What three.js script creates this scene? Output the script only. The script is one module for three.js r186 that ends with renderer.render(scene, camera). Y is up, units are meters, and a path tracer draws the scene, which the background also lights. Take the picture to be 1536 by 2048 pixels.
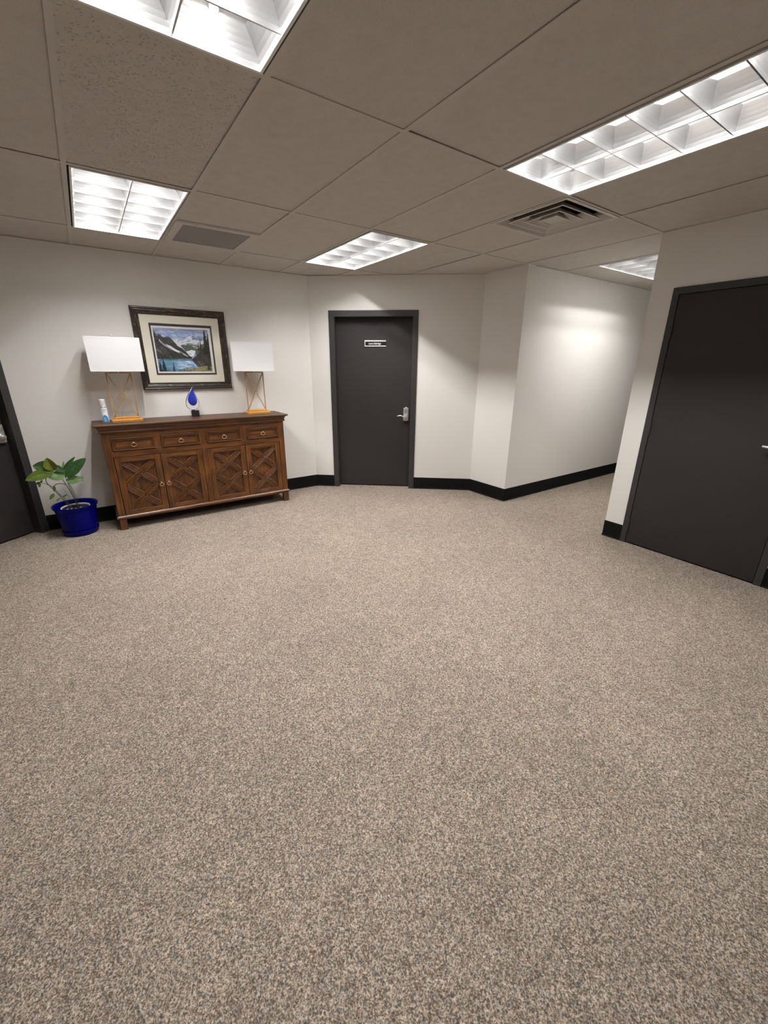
import * as THREE from 'three';
import { mergeGeometries } from 'three/addons/utils/BufferGeometryUtils.js';
import { RoundedBoxGeometry } from 'three/addons/geometries/RoundedBoxGeometry.js';
import { RectAreaLightUniformsLib } from 'three/addons/lights/RectAreaLightUniformsLib.js';

// ---------------------------------------------------------------- camera, light level
const scene = new THREE.Scene();
scene.background = new THREE.Color(0x000000);
const camera = new THREE.PerspectiveCamera(102.7, 1536 / 2048, 0.05, 60);
camera.position.set(-1.3266, 1.5015, 1.773);
camera.rotation.order = 'YXZ';
camera.rotation.set(-0.3426, -0.6071, 0.0057);
scene.add(camera);
RectAreaLightUniformsLib.init();
const renderer = new THREE.WebGLRenderer({ antialias: true });
renderer.toneMapping = THREE.LinearToneMapping;
renderer.toneMappingExposure = 1.62;
renderer.shadowMap.enabled = true;
const TUBE_RADIANCE = 228;                       // what each fluorescent tube gives off downward
const TUBE_COLOR = new THREE.Color().setRGB(1.0, 0.985, 0.965);

// ---------------------------------------------------------------- helpers
const V3 = (x, y, z) => new THREE.Vector3(x, y, z);
let seed = 7;
const rnd = () => { seed = (seed * 1664525 + 1013904223) % 4294967296; return seed / 4294967296; };
const rr = (a, b) => a + (b - a) * rnd();
const lin = (r, g, b) => new THREE.Color().setRGB(r, g, b);
const css = (h) => new THREE.Color(h);
const counts = {};
function numbered(n) { const c = counts[n] || 0; counts[n] = c + 1; return c ? n + '_' + String(c).padStart(3, '0') : n; }
function tag(o, label, category, group) { o.userData.label = label; o.userData.category = category; if (group) o.userData.group = group; return o; }
function thing(name, label, category, pos = [0, 0, 0], turn = 0, group) {
  const o = new THREE.Group(); o.name = numbered(name); o.position.set(...pos); o.rotation.y = turn; scene.add(o);
  return tag(o, label, category, group);
}
function structGroup(name, pos = [0, 0, 0], turn = 0, label) {
  const o = new THREE.Group(); o.name = name; o.position.set(...pos); o.rotation.y = turn; scene.add(o);
  o.userData.kind = 'structure'; if (label) o.userData.label = label; return o;
}
function part(parent, name, geos, mat, label) {
  const list = Array.isArray(geos) ? geos : [geos];
  const g = list.length > 1 ? join(list) : list[0];
  const m = new THREE.Mesh(g, mat); m.name = name; if (label) m.userData.label = label; parent.add(m); return m;
}
function struct(name, geos, mat, label) { const m = part(scene, name, geos, mat); m.userData.kind = 'structure'; if (label) m.userData.label = label; return m; }
function join(list) {
  return mergeGeometries(list.map((g) => {
    let q = g.index ? g.toNonIndexed() : g.clone();
    for (const k of Object.keys(q.attributes)) if (!['position', 'normal', 'uv'].includes(k)) q.deleteAttribute(k);
    if (!q.attributes.normal) q.computeVertexNormals();
    if (!q.attributes.uv) q.setAttribute('uv', new THREE.BufferAttribute(new Float32Array(q.attributes.position.count * 2), 2));
    q.morphAttributes = {}; return q;
  }));
}
const T = (g, x = 0, y = 0, z = 0) => g.translate(x, y, z);
const box = (x0, x1, y0, y1, z0, z1) => T(new THREE.BoxGeometry(x1 - x0, y1 - y0, z1 - z0), (x0 + x1) / 2, (y0 + y1) / 2, (z0 + z1) / 2);
const rbox = (x0, x1, y0, y1, z0, z1, r = 0.003, s = 2) => T(new RoundedBoxGeometry(x1 - x0, y1 - y0, z1 - z0, s, Math.min(r, (x1 - x0) / 2.01, (y1 - y0) / 2.01, (z1 - z0) / 2.01)), (x0 + x1) / 2, (y0 + y1) / 2, (z0 + z1) / 2);
const cyl = (r, h, x, y, z, seg = 24, r2 = r) => T(new THREE.CylinderGeometry(r2, r, h, seg), x, y, z);
// uv in metres by the dominant axis of the normal; along = axis of the grain (0 x, 1 y, 2 z) -> u
function metric(g, along = -1, ou = 0, ov = 0) {
  const q = g.index ? g.toNonIndexed() : g; if (!q.attributes.normal) q.computeVertexNormals();
  const p = q.attributes.position, n = q.attributes.normal, uv = new Float32Array(p.count * 2);
  for (let t = 0; t < p.count; t += 3) {
    const nx = Math.abs(n.getX(t) + n.getX(t + 1) + n.getX(t + 2)), ny = Math.abs(n.getY(t) + n.getY(t + 1) + n.getY(t + 2)), nz = Math.abs(n.getZ(t) + n.getZ(t + 1) + n.getZ(t + 2));
    const ax = nx >= ny && nx >= nz ? 0 : ny >= nz ? 1 : 2;
    let a = ax === 0 ? 2 : 0, b = ax === 1 ? 2 : 1;
    if (along >= 0 && along !== ax && b === along) [a, b] = [b, a];
    for (let k = t; k < t + 3; k++) { const c = [p.getX(k), p.getY(k), p.getZ(k)]; uv[k * 2] = c[a] + ou; uv[k * 2 + 1] = c[b] + ov; }
  }
  q.setAttribute('uv', new THREE.BufferAttribute(uv, 2)); return q;
}
// clip polygon [[x,z]..] by convex polygon (counter-clockwise in x,z)
function clip(poly, conv) {
  let out = poly;
  const area = conv.reduce((s, p, i) => { const q = conv[(i + 1) % conv.length]; return s + p[0] * q[1] - q[0] * p[1]; }, 0), sg = Math.sign(area);
  for (let i = 0; i < conv.length; i++) {
    const a = conv[i], b = conv[(i + 1) % conv.length], src = out; out = [];
    const side = (p) => sg * ((b[0] - a[0]) * (p[1] - a[1]) - (b[1] - a[1]) * (p[0] - a[0]));
    for (let k = 0; k < src.length; k++) {
      const p = src[k], q = src[(k + 1) % src.length], sp = side(p), sq = side(q);
      if (sp >= 0) out.push(p);
      if ((sp > 0 && sq < 0) || (sp < 0 && sq > 0)) { const t = sp / (sp - sq); out.push([p[0] + (q[0] - p[0]) * t, p[1] + (q[1] - p[1]) * t]); }
    }
    if (!out.length) return out;
  }
  return out;
}
const polyArea = (p) => Math.abs(p.reduce((s, a, i) => { const b = p[(i + 1) % p.length]; return s + a[0] * b[1] - b[0] * a[1]; }, 0)) / 2;
function slab(poly, y0, y1) {   // vertical prism over an x,z polygon
  const s = new THREE.Shape(poly.map(([x, z]) => new THREE.Vector2(x, -z)));
  const g = new THREE.ExtrudeGeometry(s, { depth: y1 - y0, bevelEnabled: false }); g.rotateX(-Math.PI / 2); g.translate(0, y0, 0); return g;
}
const rect = (x0, x1, z0, z1) => [[x0, z0], [x1, z0], [x1, z1], [x0, z1]];
function ringShape(w, h, t) { const s = new THREE.Shape([[-w / 2, -h / 2], [w / 2, -h / 2], [w / 2, h / 2], [-w / 2, h / 2]].map((p) => new THREE.Vector2(...p))); const a = w / 2 - t, b = h / 2 - t; s.holes.push(new THREE.Path([[-a, -b], [-a, b], [a, b], [a, -b]].map((p) => new THREE.Vector2(...p)))); return s; }
const ext = (s, d, bev = 0) => new THREE.ExtrudeGeometry(s, { depth: d, bevelEnabled: bev > 0, bevelSize: bev, bevelThickness: bev, bevelSegments: 2, bevelOffset: -bev, curveSegments: 10 });
const lathe = (pts, seg = 40) => new THREE.LatheGeometry(pts.map((p) => new THREE.Vector2(...p)), seg);
const tube = (pts, r, n = 16, m = 8) => new THREE.TubeGeometry(new THREE.CatmullRomCurve3(pts.map((p) => V3(...p))), n, r, m);
function bar(a, b, w, d) { // rectangular bar between two points, width w in the x,y plane, depth d in z
  const A = V3(...a), B = V3(...b), L = A.distanceTo(B), g = new THREE.BoxGeometry(w, L, d);
  g.applyQuaternion(new THREE.Quaternion().setFromUnitVectors(V3(0, 1, 0), B.clone().sub(A).normalize())); const c = A.add(B).multiplyScalar(0.5); return T(g, c.x, c.y, c.z);
}
// strip of quads between successive closed/open rings of points
function loft(rings, closed = true) {
  const pos = []; const n = rings[0].length;
  for (let i = 0; i + 1 < rings.length; i++) for (let k = 0; k < (closed ? n : n - 1); k++) {
    const a = rings[i][k], b = rings[i][(k + 1) % n], c = rings[i + 1][(k + 1) % n], d = rings[i + 1][k];
    pos.push(...a, ...b, ...c, ...a, ...c, ...d);
  }
  const g = new THREE.BufferGeometry(); g.setAttribute('position', new THREE.Float32BufferAttribute(pos, 3)); g.computeVertexNormals(); return g;
}
// ---- noise textures
function hash2(x, y, s) { let h = Math.imul(x, 374761393) + Math.imul(y, 668265263) + Math.imul(s, 2147483647 ^ 0x5bd1e995); h = Math.imul(h ^ (h >>> 13), 1274126177); return ((h ^ (h >>> 16)) >>> 0) / 4294967296; }
function vnoise(x, y, s, px, py) { // value noise periodic in px,py
  const xi = Math.floor(x), yi = Math.floor(y), fx = x - xi, fy = y - yi, u = fx * fx * (3 - 2 * fx), v = fy * fy * (3 - 2 * fy);
  const w = (a, p) => ((a % p) + p) % p; const x0 = w(xi, px), x1 = w(xi + 1, px), y0 = w(yi, py), y1 = w(yi + 1, py);
  const a = hash2(x0, y0, s), b = hash2(x1, y0, s), c = hash2(x0, y1, s), d = hash2(x1, y1, s);
  return a + (b - a) * u + (c - a) * v + (a - b - c + d) * u * v;
}
function dataTex(n, m, fn, srgb, metres) {
  const d = new Uint8Array(n * m * 4); const o = [0, 0, 0];
  for (let y = 0; y < m; y++) for (let x = 0; x < n; x++) { fn(x, y, o); const i = (y * n + x) * 4; for (let k = 0; k < 3; k++) d[i + k] = Math.max(0, Math.min(255, o[k])); d[i + 3] = 255; }
  const t = new THREE.DataTexture(d, n, m, THREE.RGBAFormat); t.wrapS = t.wrapT = THREE.RepeatWrapping; t.magFilter = THREE.LinearFilter; t.minFilter = THREE.LinearMipmapLinearFilter; t.generateMipmaps = true;
  if (srgb) t.colorSpace = THREE.SRGBColorSpace; if (metres) t.repeat.set(1 / metres[0], 1 / metres[1]); t.needsUpdate = true; return t;
}
const std = (o) => new THREE.MeshStandardMaterial(o);
const phy = (o) => new THREE.MeshPhysicalMaterial(o);

// ---------------------------------------------------------------- materials
// carpet: level loop, beige and taupe yarn, 2048 px over 2.6 m
const CN = 2048, CM = 2.6;
const carpetH = new Float32Array(CN * CN);
const carpetMap = dataTex(CN, CN, (x, y, o) => {
  const f = vnoise(x / 2, y / 2, 11, CN / 2, CN / 2), f2 = vnoise(x / 4, y / 4, 12, CN / 4, CN / 4), j = hash2(x, y, 13);
  const c = vnoise(x / 32, y / 32, 14, 64, 64), hue = vnoise(x / 4, y / 4, 15, 512, 512), big = vnoise(x / 256, y / 256, 16, 8, 8);
  let t = 0.5 + (f - 0.5) * 0.95 + (f2 - 0.5) * 0.55 + (j - 0.5) * 0.5; t = Math.max(0, Math.min(1, t)); carpetH[y * CN + x] = t;
  const k = 1 + (c - 0.5) * 0.07 + (big - 0.5) * 0.06; const w = (hue - 0.5) * 12;
  o[0] = (82 + 118 * t + w) * k; o[1] = (73 + 111 * t) * k; o[2] = (64 + 104 * t - w * 0.7) * k;
}, true, [CM, CM]);
const carpetBump = dataTex(CN, CN, (x, y, o) => { o[0] = o[1] = o[2] = 255 * carpetH[y * CN + x]; }, false, [CM, CM]);
const matCarpet = std({ map: carpetMap, bumpMap: carpetBump, bumpScale: 0.0022, roughness: 1 });
// wall paint: roller stipple
const stip = dataTex(512, 512, (x, y, o) => { const v = 128 + 90 * (vnoise(x / 4, y / 4, 21, 128, 128) - 0.5) + 60 * (vnoise(x / 9, y / 9, 22, 57, 57) - 0.5); o[0] = o[1] = o[2] = v; }, false, [0.5, 0.5]);
const matWall = std({ color: lin(0.80, 0.778, 0.742), roughness: 0.62, bumpMap: stip, bumpScale: 0.0006 });
// ceiling tile: mineral fibre with pin holes and short fissures
function tileTex(sd, pits, depth) {
  const N = 1024, a = new Float32Array(N * N).fill(1); let s = sd; const r = () => { s = (s * 1664525 + 1013904223) % 4294967296; return s / 4294967296; };
  for (let i = 0; i < pits; i++) {
    let x = r() * N, y = r() * N, an = r() * 6.28; const L = 1 + r() * r() * 12, w = 0.5 + r() * 1.1;
    for (let k = 0; k < L; k++) { an += (r() - 0.5) * 0.9; x += Math.cos(an); y += Math.sin(an); for (let dx = -2; dx <= 2; dx++) for (let dy = -2; dy <= 2; dy++) if (dx * dx + dy * dy <= w * w + 0.3) { const xi = (Math.floor(x + dx) % N + N) % N, yi = (Math.floor(y + dy) % N + N) % N; a[yi * N + xi] = Math.min(a[yi * N + xi], 1 - depth * (0.5 + 0.5 * r())); } }
  }
  return { N, a };
}
function tileMat(sd, pits, depth, base) {
  const { N, a } = tileTex(sd, pits, depth);
  const cm = dataTex(N, N, (x, y, o) => { const m = (0.965 + 0.05 * vnoise(x / 3, y / 3, sd, 341, 341) + 0.03 * vnoise(x / 40, y / 40, sd + 1, 25, 25)); o[0] = base[0] * m; o[1] = base[1] * m; o[2] = base[2] * m; }, true, [0.9, 0.9]);
  const bm = dataTex(N, N, (x, y, o) => { o[0] = o[1] = o[2] = 235 * a[y * N + x] * (0.92 + 0.08 * hash2(x, y, 5)); }, false, [0.9, 0.9]);
  return std({ map: cm, bumpMap: bm, bumpScale: 0.012, roughness: 0.95 });
}
const TILE_BASE = [200, 195, 188];
const matTileFine = tileMat(31, 5200, 0.07, TILE_BASE);
const matTileFissured = tileMat(77, 3000, 0.42, TILE_BASE);
const matTee = std({ color: css('#c6c1ba'), roughness: 0.6 });
const matBlackBase = phy({ color: lin(0.0045, 0.0045, 0.0045), roughness: 0.7, specularIntensity: 0.4 });
const matDoor = phy({ color: lin(0.030, 0.0255, 0.0255), roughness: 0.6, specularIntensity: 0.6, bumpMap: stip, bumpScale: 0.0004 });
const matDoorFrame = std({ color: lin(0.036, 0.034, 0.034), roughness: 0.45 });
const matSatin = std({ color: lin(0.74, 0.73, 0.72), metalness: 0.75, roughness: 0.3 });
const matDarkHole = std({ color: lin(0.02, 0.02, 0.02), roughness: 0.9 });  // near black, shade inside openings put into the colour
const matEnamel = std({ color: lin(0.86, 0.86, 0.86), roughness: 0.35 });
const matFixtureTrim = std({ color: lin(0.8, 0.8, 0.79), roughness: 0.45 });
const matLouver = std({ color: lin(0.66, 0.66, 0.665), metalness: 1, roughness: 0.3 });
const matReflector = std({ color: lin(0.66, 0.66, 0.665), metalness: 1, roughness: 0.38 });
const matSteel = std({ color: lin(0.3, 0.29, 0.28), roughness: 0.7 });
const matTube = std({ color: lin(0.9, 0.9, 0.88), emissive: TUBE_COLOR, emissiveIntensity: 6 });
const matPlug = std({ color: lin(0.75, 0.75, 0.74), roughness: 0.5 });
// dark-stained wood, u along the grain; 512 x 512 px over 0.9 x 0.3 m
function woodMat(sd, c0, c1, rough, coat) {
  const m = dataTex(1024, 512, (x, y, o) => {
    const wob = 18 * vnoise(x / 180, y / 60, sd, 6, 9), g1 = vnoise(x / 120, (y + wob) / 3.2, sd + 1, 9, 160), g2 = vnoise(x / 300, (y + wob) / 12, sd + 2, 4, 43), pores = vnoise(x / 22, y / 1.3, sd + 3, 47, 394), bl = vnoise(x / 110, y / 80, sd + 4, 10, 7);
    let t = 0.15 + 0.35 * g1 + 0.35 * g2 + 0.35 * (bl - 0.4); if (pores > 0.78) t -= 0.35 * (pores - 0.78) / 0.22; t = Math.max(0, Math.min(1, t));
    for (let k = 0; k < 3; k++) o[k] = c0[k] + (c1[k] - c0[k]) * t;
  }, true, [0.9, 0.32]);
  return phy({ map: m, roughness: rough, clearcoat: coat, clearcoatRoughness: 0.3 });
}
const matWood = woodMat(41, [36, 17, 5], [146, 88, 34], 0.38, 0.12);
const matWoodTop = woodMat(51, [44, 24, 14], [100, 62, 38], 0.52, 0.12);
const matBrass = std({ color: lin(0.62, 0.42, 0.24), metalness: 1, roughness: 0.35 });
const leafGold = dataTex(256, 256, (x, y, o) => { const t = vnoise(x / 16, y / 5, 71, 16, 51) * 0.6 + vnoise(x / 3, y / 3, 72, 85, 85) * 0.4; o[0] = 196 + 50 * t; o[1] = 140 + 50 * t; o[2] = 66 + 44 * t; }, true, [0.12, 0.12]);
const matGold = std({ map: leafGold, metalness: 0.55, roughness: 0.42 });
const rodGold = dataTex(128, 128, (x, y, o) => { const t = vnoise(x / 8, y / 8, 73, 16, 16); o[0] = 158 + 34 * t; o[1] = 126 + 32 * t; o[2] = 88 + 28 * t; }, true, [0.1, 0.1]);
const matGoldRod = std({ map: rodGold, metalness: 0.35, roughness: 0.5 });
const linen = dataTex(256, 256, (x, y, o) => { const v = 200 + 30 * hash2(x, y >> 2, 3) + 25 * hash2(x >> 2, y, 4); o[0] = o[1] = o[2] = v; }, false, [0.1, 0.1]);
const matShade = phy({ color: lin(0.84, 0.84, 0.86), roughness: 0.95, bumpMap: linen, bumpScale: 0.0004, transmission: 0.15, thickness: 0 });
const matShadeTrim = std({ color: lin(0.8, 0.795, 0.785), roughness: 0.8 });
const matBluePot = phy({ color: lin(0.001, 0.0015, 0.15), roughness: 0.3, specularIntensity: 0.25 });
const matSoil = std({ color: lin(0.008, 0.006, 0.005), roughness: 1 });
const matInnerPot = std({ color: lin(0.72, 0.72, 0.69), roughness: 0.5 });

// ---------------------------------------------------------------- room plan (metres, x right along the back wall, z toward the camera)
const G = 0.6096, H = 2.452, WT = 0.12, XC = -0.469;
const P1 = [-1.885, -3.045], P2 = [0.936, -3.045], P3 = [2.466, -1.767], P3b = [2.466, -1.214], P5 = [2.44, 0.0];
const ZR = 3.66, XL = -3.41;
const ROOM = [P1, P2, P3, [2.466, ZR], [XL, ZR], [XL, -1.767]];
const CORR_END = 6.6;

const floorG = box(-3.6, CORR_END + 0.2, -0.06, 0, -3.3, ZR + 0.2); metric(floorG);
struct('floor', metric(floorG), matCarpet, 'beige and taupe speckled loop carpet');

// walls: local frame with x along the wall (left to right seen from the room), z toward the room
function wallFrame(a, b) { const dx = b[0] - a[0], dz = b[1] - a[1]; return { L: Math.hypot(dx, dz), turn: Math.atan2(-dz, dx), a }; }
function wall(name, a, b, doors = [], o = {}) {
  const f = wallFrame(a, b), g = []; let x = -(o.e0 || 0); const end = f.L + (o.e1 || 0), top = H + 0.35;
  for (const [d0, d1, dh] of doors) { g.push(box(x, d0, 0, top, -WT, 0), box(d0, d1, dh, top, -WT, 0)); x = d1; }
  g.push(box(x, end, 0, top, -WT, 0));
  const m = struct(name, g.map((q) => metric(q)), matWall, o.label); m.position.set(a[0], 0, a[1]); m.rotation.y = f.turn; return f;
}
const baseProfile = [[0, 0], [0.011, 0], [0.0095, 0.004], [0.006, 0.010], [0.0042, 0.02], [0.004, 0.144], [0.0025, 0.148], [0, 0.149]];
function baseboard(name, f, runs) {
  const g = runs.map(([x0, x1]) => { const s = new THREE.Shape(baseProfile.map((p) => new THREE.Vector2(...p))); const e = ext(s, x1 - x0); e.rotateY(Math.PI / 2); e.scale(1, 1, -1); return e; });
  const out = g.map((e, i) => { e.computeBoundingBox(); const [x0] = runs[i]; const p = e.attributes.position; for (let k = 0; k < p.count; k++) { const X = p.getX(k), Z = p.getZ(k); p.setXYZ(k, X + x0, p.getY(k), Math.abs(Z)); } const q = e.toNonIndexed ? (e.index ? e.toNonIndexed() : e) : e; q.computeVertexNormals(); return q; });
  const m = struct(name, out, matBlackBase); m.position.set(f.a[0], 0, f.a[1]); m.rotation.y = f.turn;
}
const DW = 1.04, FW = 0.066;                        // frame outside width and face width of the two recessed doors
const W2c = 0.7565, W0c = 1.992 - (0.012 + DW / 2);
const P0 = [XL, -1.767];
const fBack = wall('wall_back', P1, P2, [], { e0: 0.05, e1: 0.05, label: 'greige painted wall behind the sideboard' });
const fAngR = wall('wall_angled_right', P2, P3, [[W2c - DW / 2 + 0.03, W2c + DW / 2 - 0.03, 2.07]], { e1: 0.05 });
const fRet = wall('wall_return', P3, P3b, [], {});
const fCorL = wall('wall_corridor_left', [P3b[0] + WT, P3b[1]], [CORR_END, P3b[1]]);
const fCorE = wall('wall_corridor_end', [CORR_END, P3b[1] - WT], [CORR_END, WT]);
const fCorR = wall('wall_corridor_right', [CORR_END, 0], [P5[0] + WT, 0]);
const D5a = 0.164, D5b = 1.176;
const fRight = wall('wall_right', P5, [P5[0], ZR], [[D5a + 0.03, D5b - 0.03, 2.035]], { e1: 0.1 });
const fFront = wall('wall_front', [P5[0] + 0.1, ZR], [XL - 0.1, ZR]);
const fLeft = wall('wall_left', [XL, ZR], P0, [], { e0: 0.1, e1: 0.05 });
const fAngL = wall('wall_angled_left', P0, P1, [[W0c - DW / 2 + 0.03, W0c + DW / 2 - 0.03, 2.07]], { e0: 0.05 });
baseboard('baseboard_back', fBack, [[0.0, fBack.L]]);
baseboard('baseboard_angled_right', fAngR, [[0, W2c - DW / 2], [W2c + DW / 2, fAngR.L]]);
baseboard('baseboard_return', fRet, [[0, fRet.L + 0.004]]);
baseboard('baseboard_corridor_left', { a: P3b, turn: fCorL.turn }, [[-0.004, CORR_END - P3b[0]]]);
baseboard('baseboard_corridor_end', fCorE, [[WT, fCorE.L - WT]]);
baseboard('baseboard_corridor_right', { a: [CORR_END, 0], turn: fCorR.turn }, [[0, CORR_END - P5[0] + 0.004]]);
baseboard('baseboard_right', fRight, [[-0.004, D5a], [D5b, fRight.L]]);
baseboard('baseboard_front', fFront, [[0.1, fFront.L - 0.1]]);
baseboard('baseboard_left', fLeft, [[0, fLeft.L]]);
baseboard('baseboard_angled_left', fAngL, [[0, W0c - DW / 2]]);

// ---------------------------------------------------------------- ceiling: exposed tee grid, lay-in tiles
const ceil = structGroup('ceiling', [0, 0, 0], 0, 'suspended tile ceiling in a tee grid');
part(ceil, 'ceiling_deck', box(-3.6, CORR_END + 0.2, H + 0.35, H + 0.43, -3.3, ZR + 0.2), matTee);
const lightsAt = [[-2, 0, 'z'], [1, 0, 'z'], [1, 2, 'z'], [-2, 2, 'z']].map(([i, j]) => [i, j]);   // column i, row j (in 0.61 m steps away from the camera)
const skip = new Set(['-2,-2', '1,-2', '1,2', '-2,2']);
const TB = 0.012;
function tile(poly, mat, lift, tx = 0, tz = 0) {
  if (poly.length < 3 || polyArea(poly) < 0.004) return;
  const g = slab(poly, 0, 0.016); let cx = 0, cz = 0; for (const [x, z] of poly) { cx += x / poly.length; cz += z / poly.length; }
  g.translate(-cx, 0, -cz); const m = part(ceil, 'ceiling_tile', metric(g, -1, rr(0, 1), rr(0, 1)), mat); m.position.set(cx, H + lift, cz); m.rotation.set(tx, 0, tz); return m;
}
const inset = (x0, x1, z0, z1) => rect(x0 + 0.002, x1 - 0.002, z0 + 0.002, z1 - 0.002);
for (let i = -6; i < 4; i++) for (let j = -6; j < 6; j += 2) {
  const x0 = i * G, x1 = x0 + G, zf = -j * G, zn = -(j + 2) * G;                 // z from zn (far) to zf (near)
  if (skip.has(i + ',' + j)) continue;
  const lift = rr(0.003, 0.0055), tx = rr(-0.0016, 0.0016), tz = rr(-0.0025, 0.0025);
  const fiss = (i === -2 && j === 0); const mt = fiss ? matTileFissured : matTileFine;
  const pieces = (i === -1 && j === 2) ? [[zn + G, zf]] : (i === 2 && j === 0) ? [[zn, zn + G]] : [[zn, zf]];
  for (const [za, zb] of pieces) tile(clip(inset(x0, x1, za, zb), ROOM), mt, lift, tx, tz);
}
tile(inset(4 * G, 5 * G, -1.212, -0.002), matTileFine, 0.004);
// corridor: tiles turned the other way, rows cut at both walls
const CZ = [-1.212, -0.868, -0.258, 0], CX = [5 * G, 7 * G, 9 * G, CORR_END];
for (let a = 0; a < 3; a++) for (let b = 0; b < 3; b++) if (!(a === 0 && b === 1)) tile(inset(CX[a], CX[a + 1], CZ[b], CZ[b + 1]), matTileFine, rr(0.003, 0.005), rr(-0.002, 0.002), rr(-0.002, 0.002));
function tee(poly, name) { const p = clip(poly, ROOM); if (p.length > 2 && polyArea(p) > 0.0005) part(ceil, name, slab(p, H, H + 0.003), matTee); }
for (let i = -6; i <= 4; i++) { tee(rect(i * G - TB, i * G + TB, -3.2, ZR), 'tee_runner'); }
const teeCell = (i, z) => rect(i * G + TB, (i + 1) * G - TB, z - TB, z + TB);
for (let i = -6; i < 4; i++) for (let j = -6; j <= 4; j += 2) tee(teeCell(i, -j * G), 'cross_tee');
tee(teeCell(-1, -3 * G), 'cross_tee'); tee(teeCell(2, -1 * G), 'cross_tee');
for (const z of CZ) part(ceil, 'tee_runner', box(5 * G, CORR_END, H, H + 0.003, z - TB * (z < -1.2 || z === 0 ? 0 : 1), z + TB), matTee);
for (const x of CX) part(ceil, 'cross_tee', box(x - TB, x + TB, H, H + 0.0028, -1.21, 0), matTee);
// wall angle round the edge
function angle(f, x0, x1) { const m = part(ceil, 'wall_angle', box(x0, x1, H - 0.0005, H + 0.002, 0, 0.02), matTee); m.position.set(f.a[0], 0, f.a[1]); m.rotation.y = f.turn; }
for (const f of [fBack, fAngR, fRet, fCorL, fRight, fFront, fLeft, fAngL]) angle(f, 0, f.L);

// ---------------------------------------------------------------- louvred fluorescent troffers
const LH = 0.085, TS = 6, LIP = 0.0028;                                          // louver height, curve steps
const curve = (t) => Math.pow(t, 1.7);
function vblade(len, w, ends = 0) {  // blade along x, V section with parabolic sides
  const rings = []; const prof = []; for (let k = 0; k <= TS; k++) { const t = k / TS; prof.push([LIP + (w - LIP) * curve(t), t * LH]); }
  const sec = [...prof.map(([z, y]) => [z, y]), ...prof.slice().reverse().map(([z, y]) => [-z, y])];
  for (const x of [-len / 2, len / 2]) rings.push(sec.map(([z, y]) => [x, y, z]));
  return loft(rings);
}
function halfBlade(len, w) { const r = []; for (let k = 0; k <= TS; k++) { const t = k / TS; r.push([[-len / 2, t * LH, w * curve(t)], [len / 2, t * LH, w * curve(t)]]); } const g = loft(r, false); return g; }
function makeTroffer() {
  const o = new THREE.Group();
  const W = 0.548, L = 1.166, w2 = W / 2, l2 = L / 2;              // louver field
  part(o, 'trim_frame', [box(-w2 - 0.01, -w2, -0.004, 0.012, -l2 - 0.01, l2 + 0.01), box(w2, w2 + 0.01, -0.004, 0.012, -l2 - 0.01, l2 + 0.01), box(-w2, w2, -0.004, 0.012, -l2 - 0.01, -l2), box(-w2, w2, -0.004, 0.012, l2, l2 + 0.01)], matFixtureTrim, 'white louver door frame');
  part(o, 'light_block_skirt', [box(-w2 - 0.01, -w2 - 0.008, 0.004, 0.15, -l2 - 0.009, l2 + 0.009), box(w2 + 0.008, w2 + 0.01, 0.004, 0.15, -l2 - 0.009, l2 + 0.009), box(-w2 - 0.008, w2 + 0.008, 0.004, 0.15, -l2 - 0.01, -l2 - 0.008), box(-w2 - 0.008, w2 + 0.008, 0.004, 0.15, l2 + 0.008, l2 + 0.01)], matSteel);  // added plates, keep tube light out of the gap beside the frame
  part(o, 'housing', [box(-0.303, 0.303, 0.165, 0.168, -0.607, 0.607), box(-0.303, -0.300, 0.004, 0.165, -0.607, 0.607), box(0.300, 0.303, 0.004, 0.165, -0.607, 0.607), box(-0.3, 0.3, 0.004, 0.165, -0.607, -0.604), box(-0.3, 0.3, 0.004, 0.165, 0.604, 0.607)], matSteel);
  const sw = 0.05;
  for (const s of [-1, 1]) { const g = halfBlade(L, sw); g.rotateY(s * Math.PI / 2); g.translate(-s * w2 * -1 * -1, 0, 0); part(o, 'side_reflector', g, matReflector); }
  for (const s of [-1, 1]) { const g = halfBlade(W, 0.028); if (s > 0) g.rotateY(Math.PI); g.translate(0, 0, s * l2); part(o, 'end_reflector', g, matReflector); }
  const dv = vblade(L, 0.045); dv.rotateY(Math.PI / 2); part(o, 'louver_divider', dv, matLouver);
  for (let k = 1; k < 6; k++) for (const s of [-1, 1]) { const g = vblade(w2 - 0.001, 0.026); g.translate(s * (w2 / 2), 0.0005, -l2 + k * L / 6); part(o, 'louver_blade', g, matLouver); }
  for (const s of [-1, 1]) {
    const x = s * w2 / 2;
    const tb = new THREE.CylinderGeometry(0.0128, 0.0128, 1.12, 20); tb.rotateX(Math.PI / 2); T(tb, x, 0.128, 0); const t = part(o, 'fluorescent_tube', tb, matTube);
    for (const e of [-1, 1]) { const c = new THREE.CylinderGeometry(0.0132, 0.0132, 0.02, 20); c.rotateX(Math.PI / 2); part(t, 'end_cap', T(c, x, 0.128, e * 0.57), matSatin); part(o, 'socket', rbox(x - 0.014, x + 0.014, 0.105, 0.165, e * 0.585 - 0.007, e * 0.585 + 0.007, 0.003), matPlug); }
    const l = new THREE.RectAreaLight(TUBE_COLOR, TUBE_RADIANCE, 0.026, 1.12); l.position.set(x, 0.113, 0); l.rotation.x = -Math.PI / 2; l.name = 'tube_light'; l.castShadow = true; o.add(l);
  }
  part(o, 'ballast_cover', [box(-0.03, 0.03, 0.14, 0.165, -0.6, 0.6)], matEnamel);
  return o;
}
const troffer = makeTroffer();
const LG = 'louvred fluorescent ceiling lights';
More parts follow.
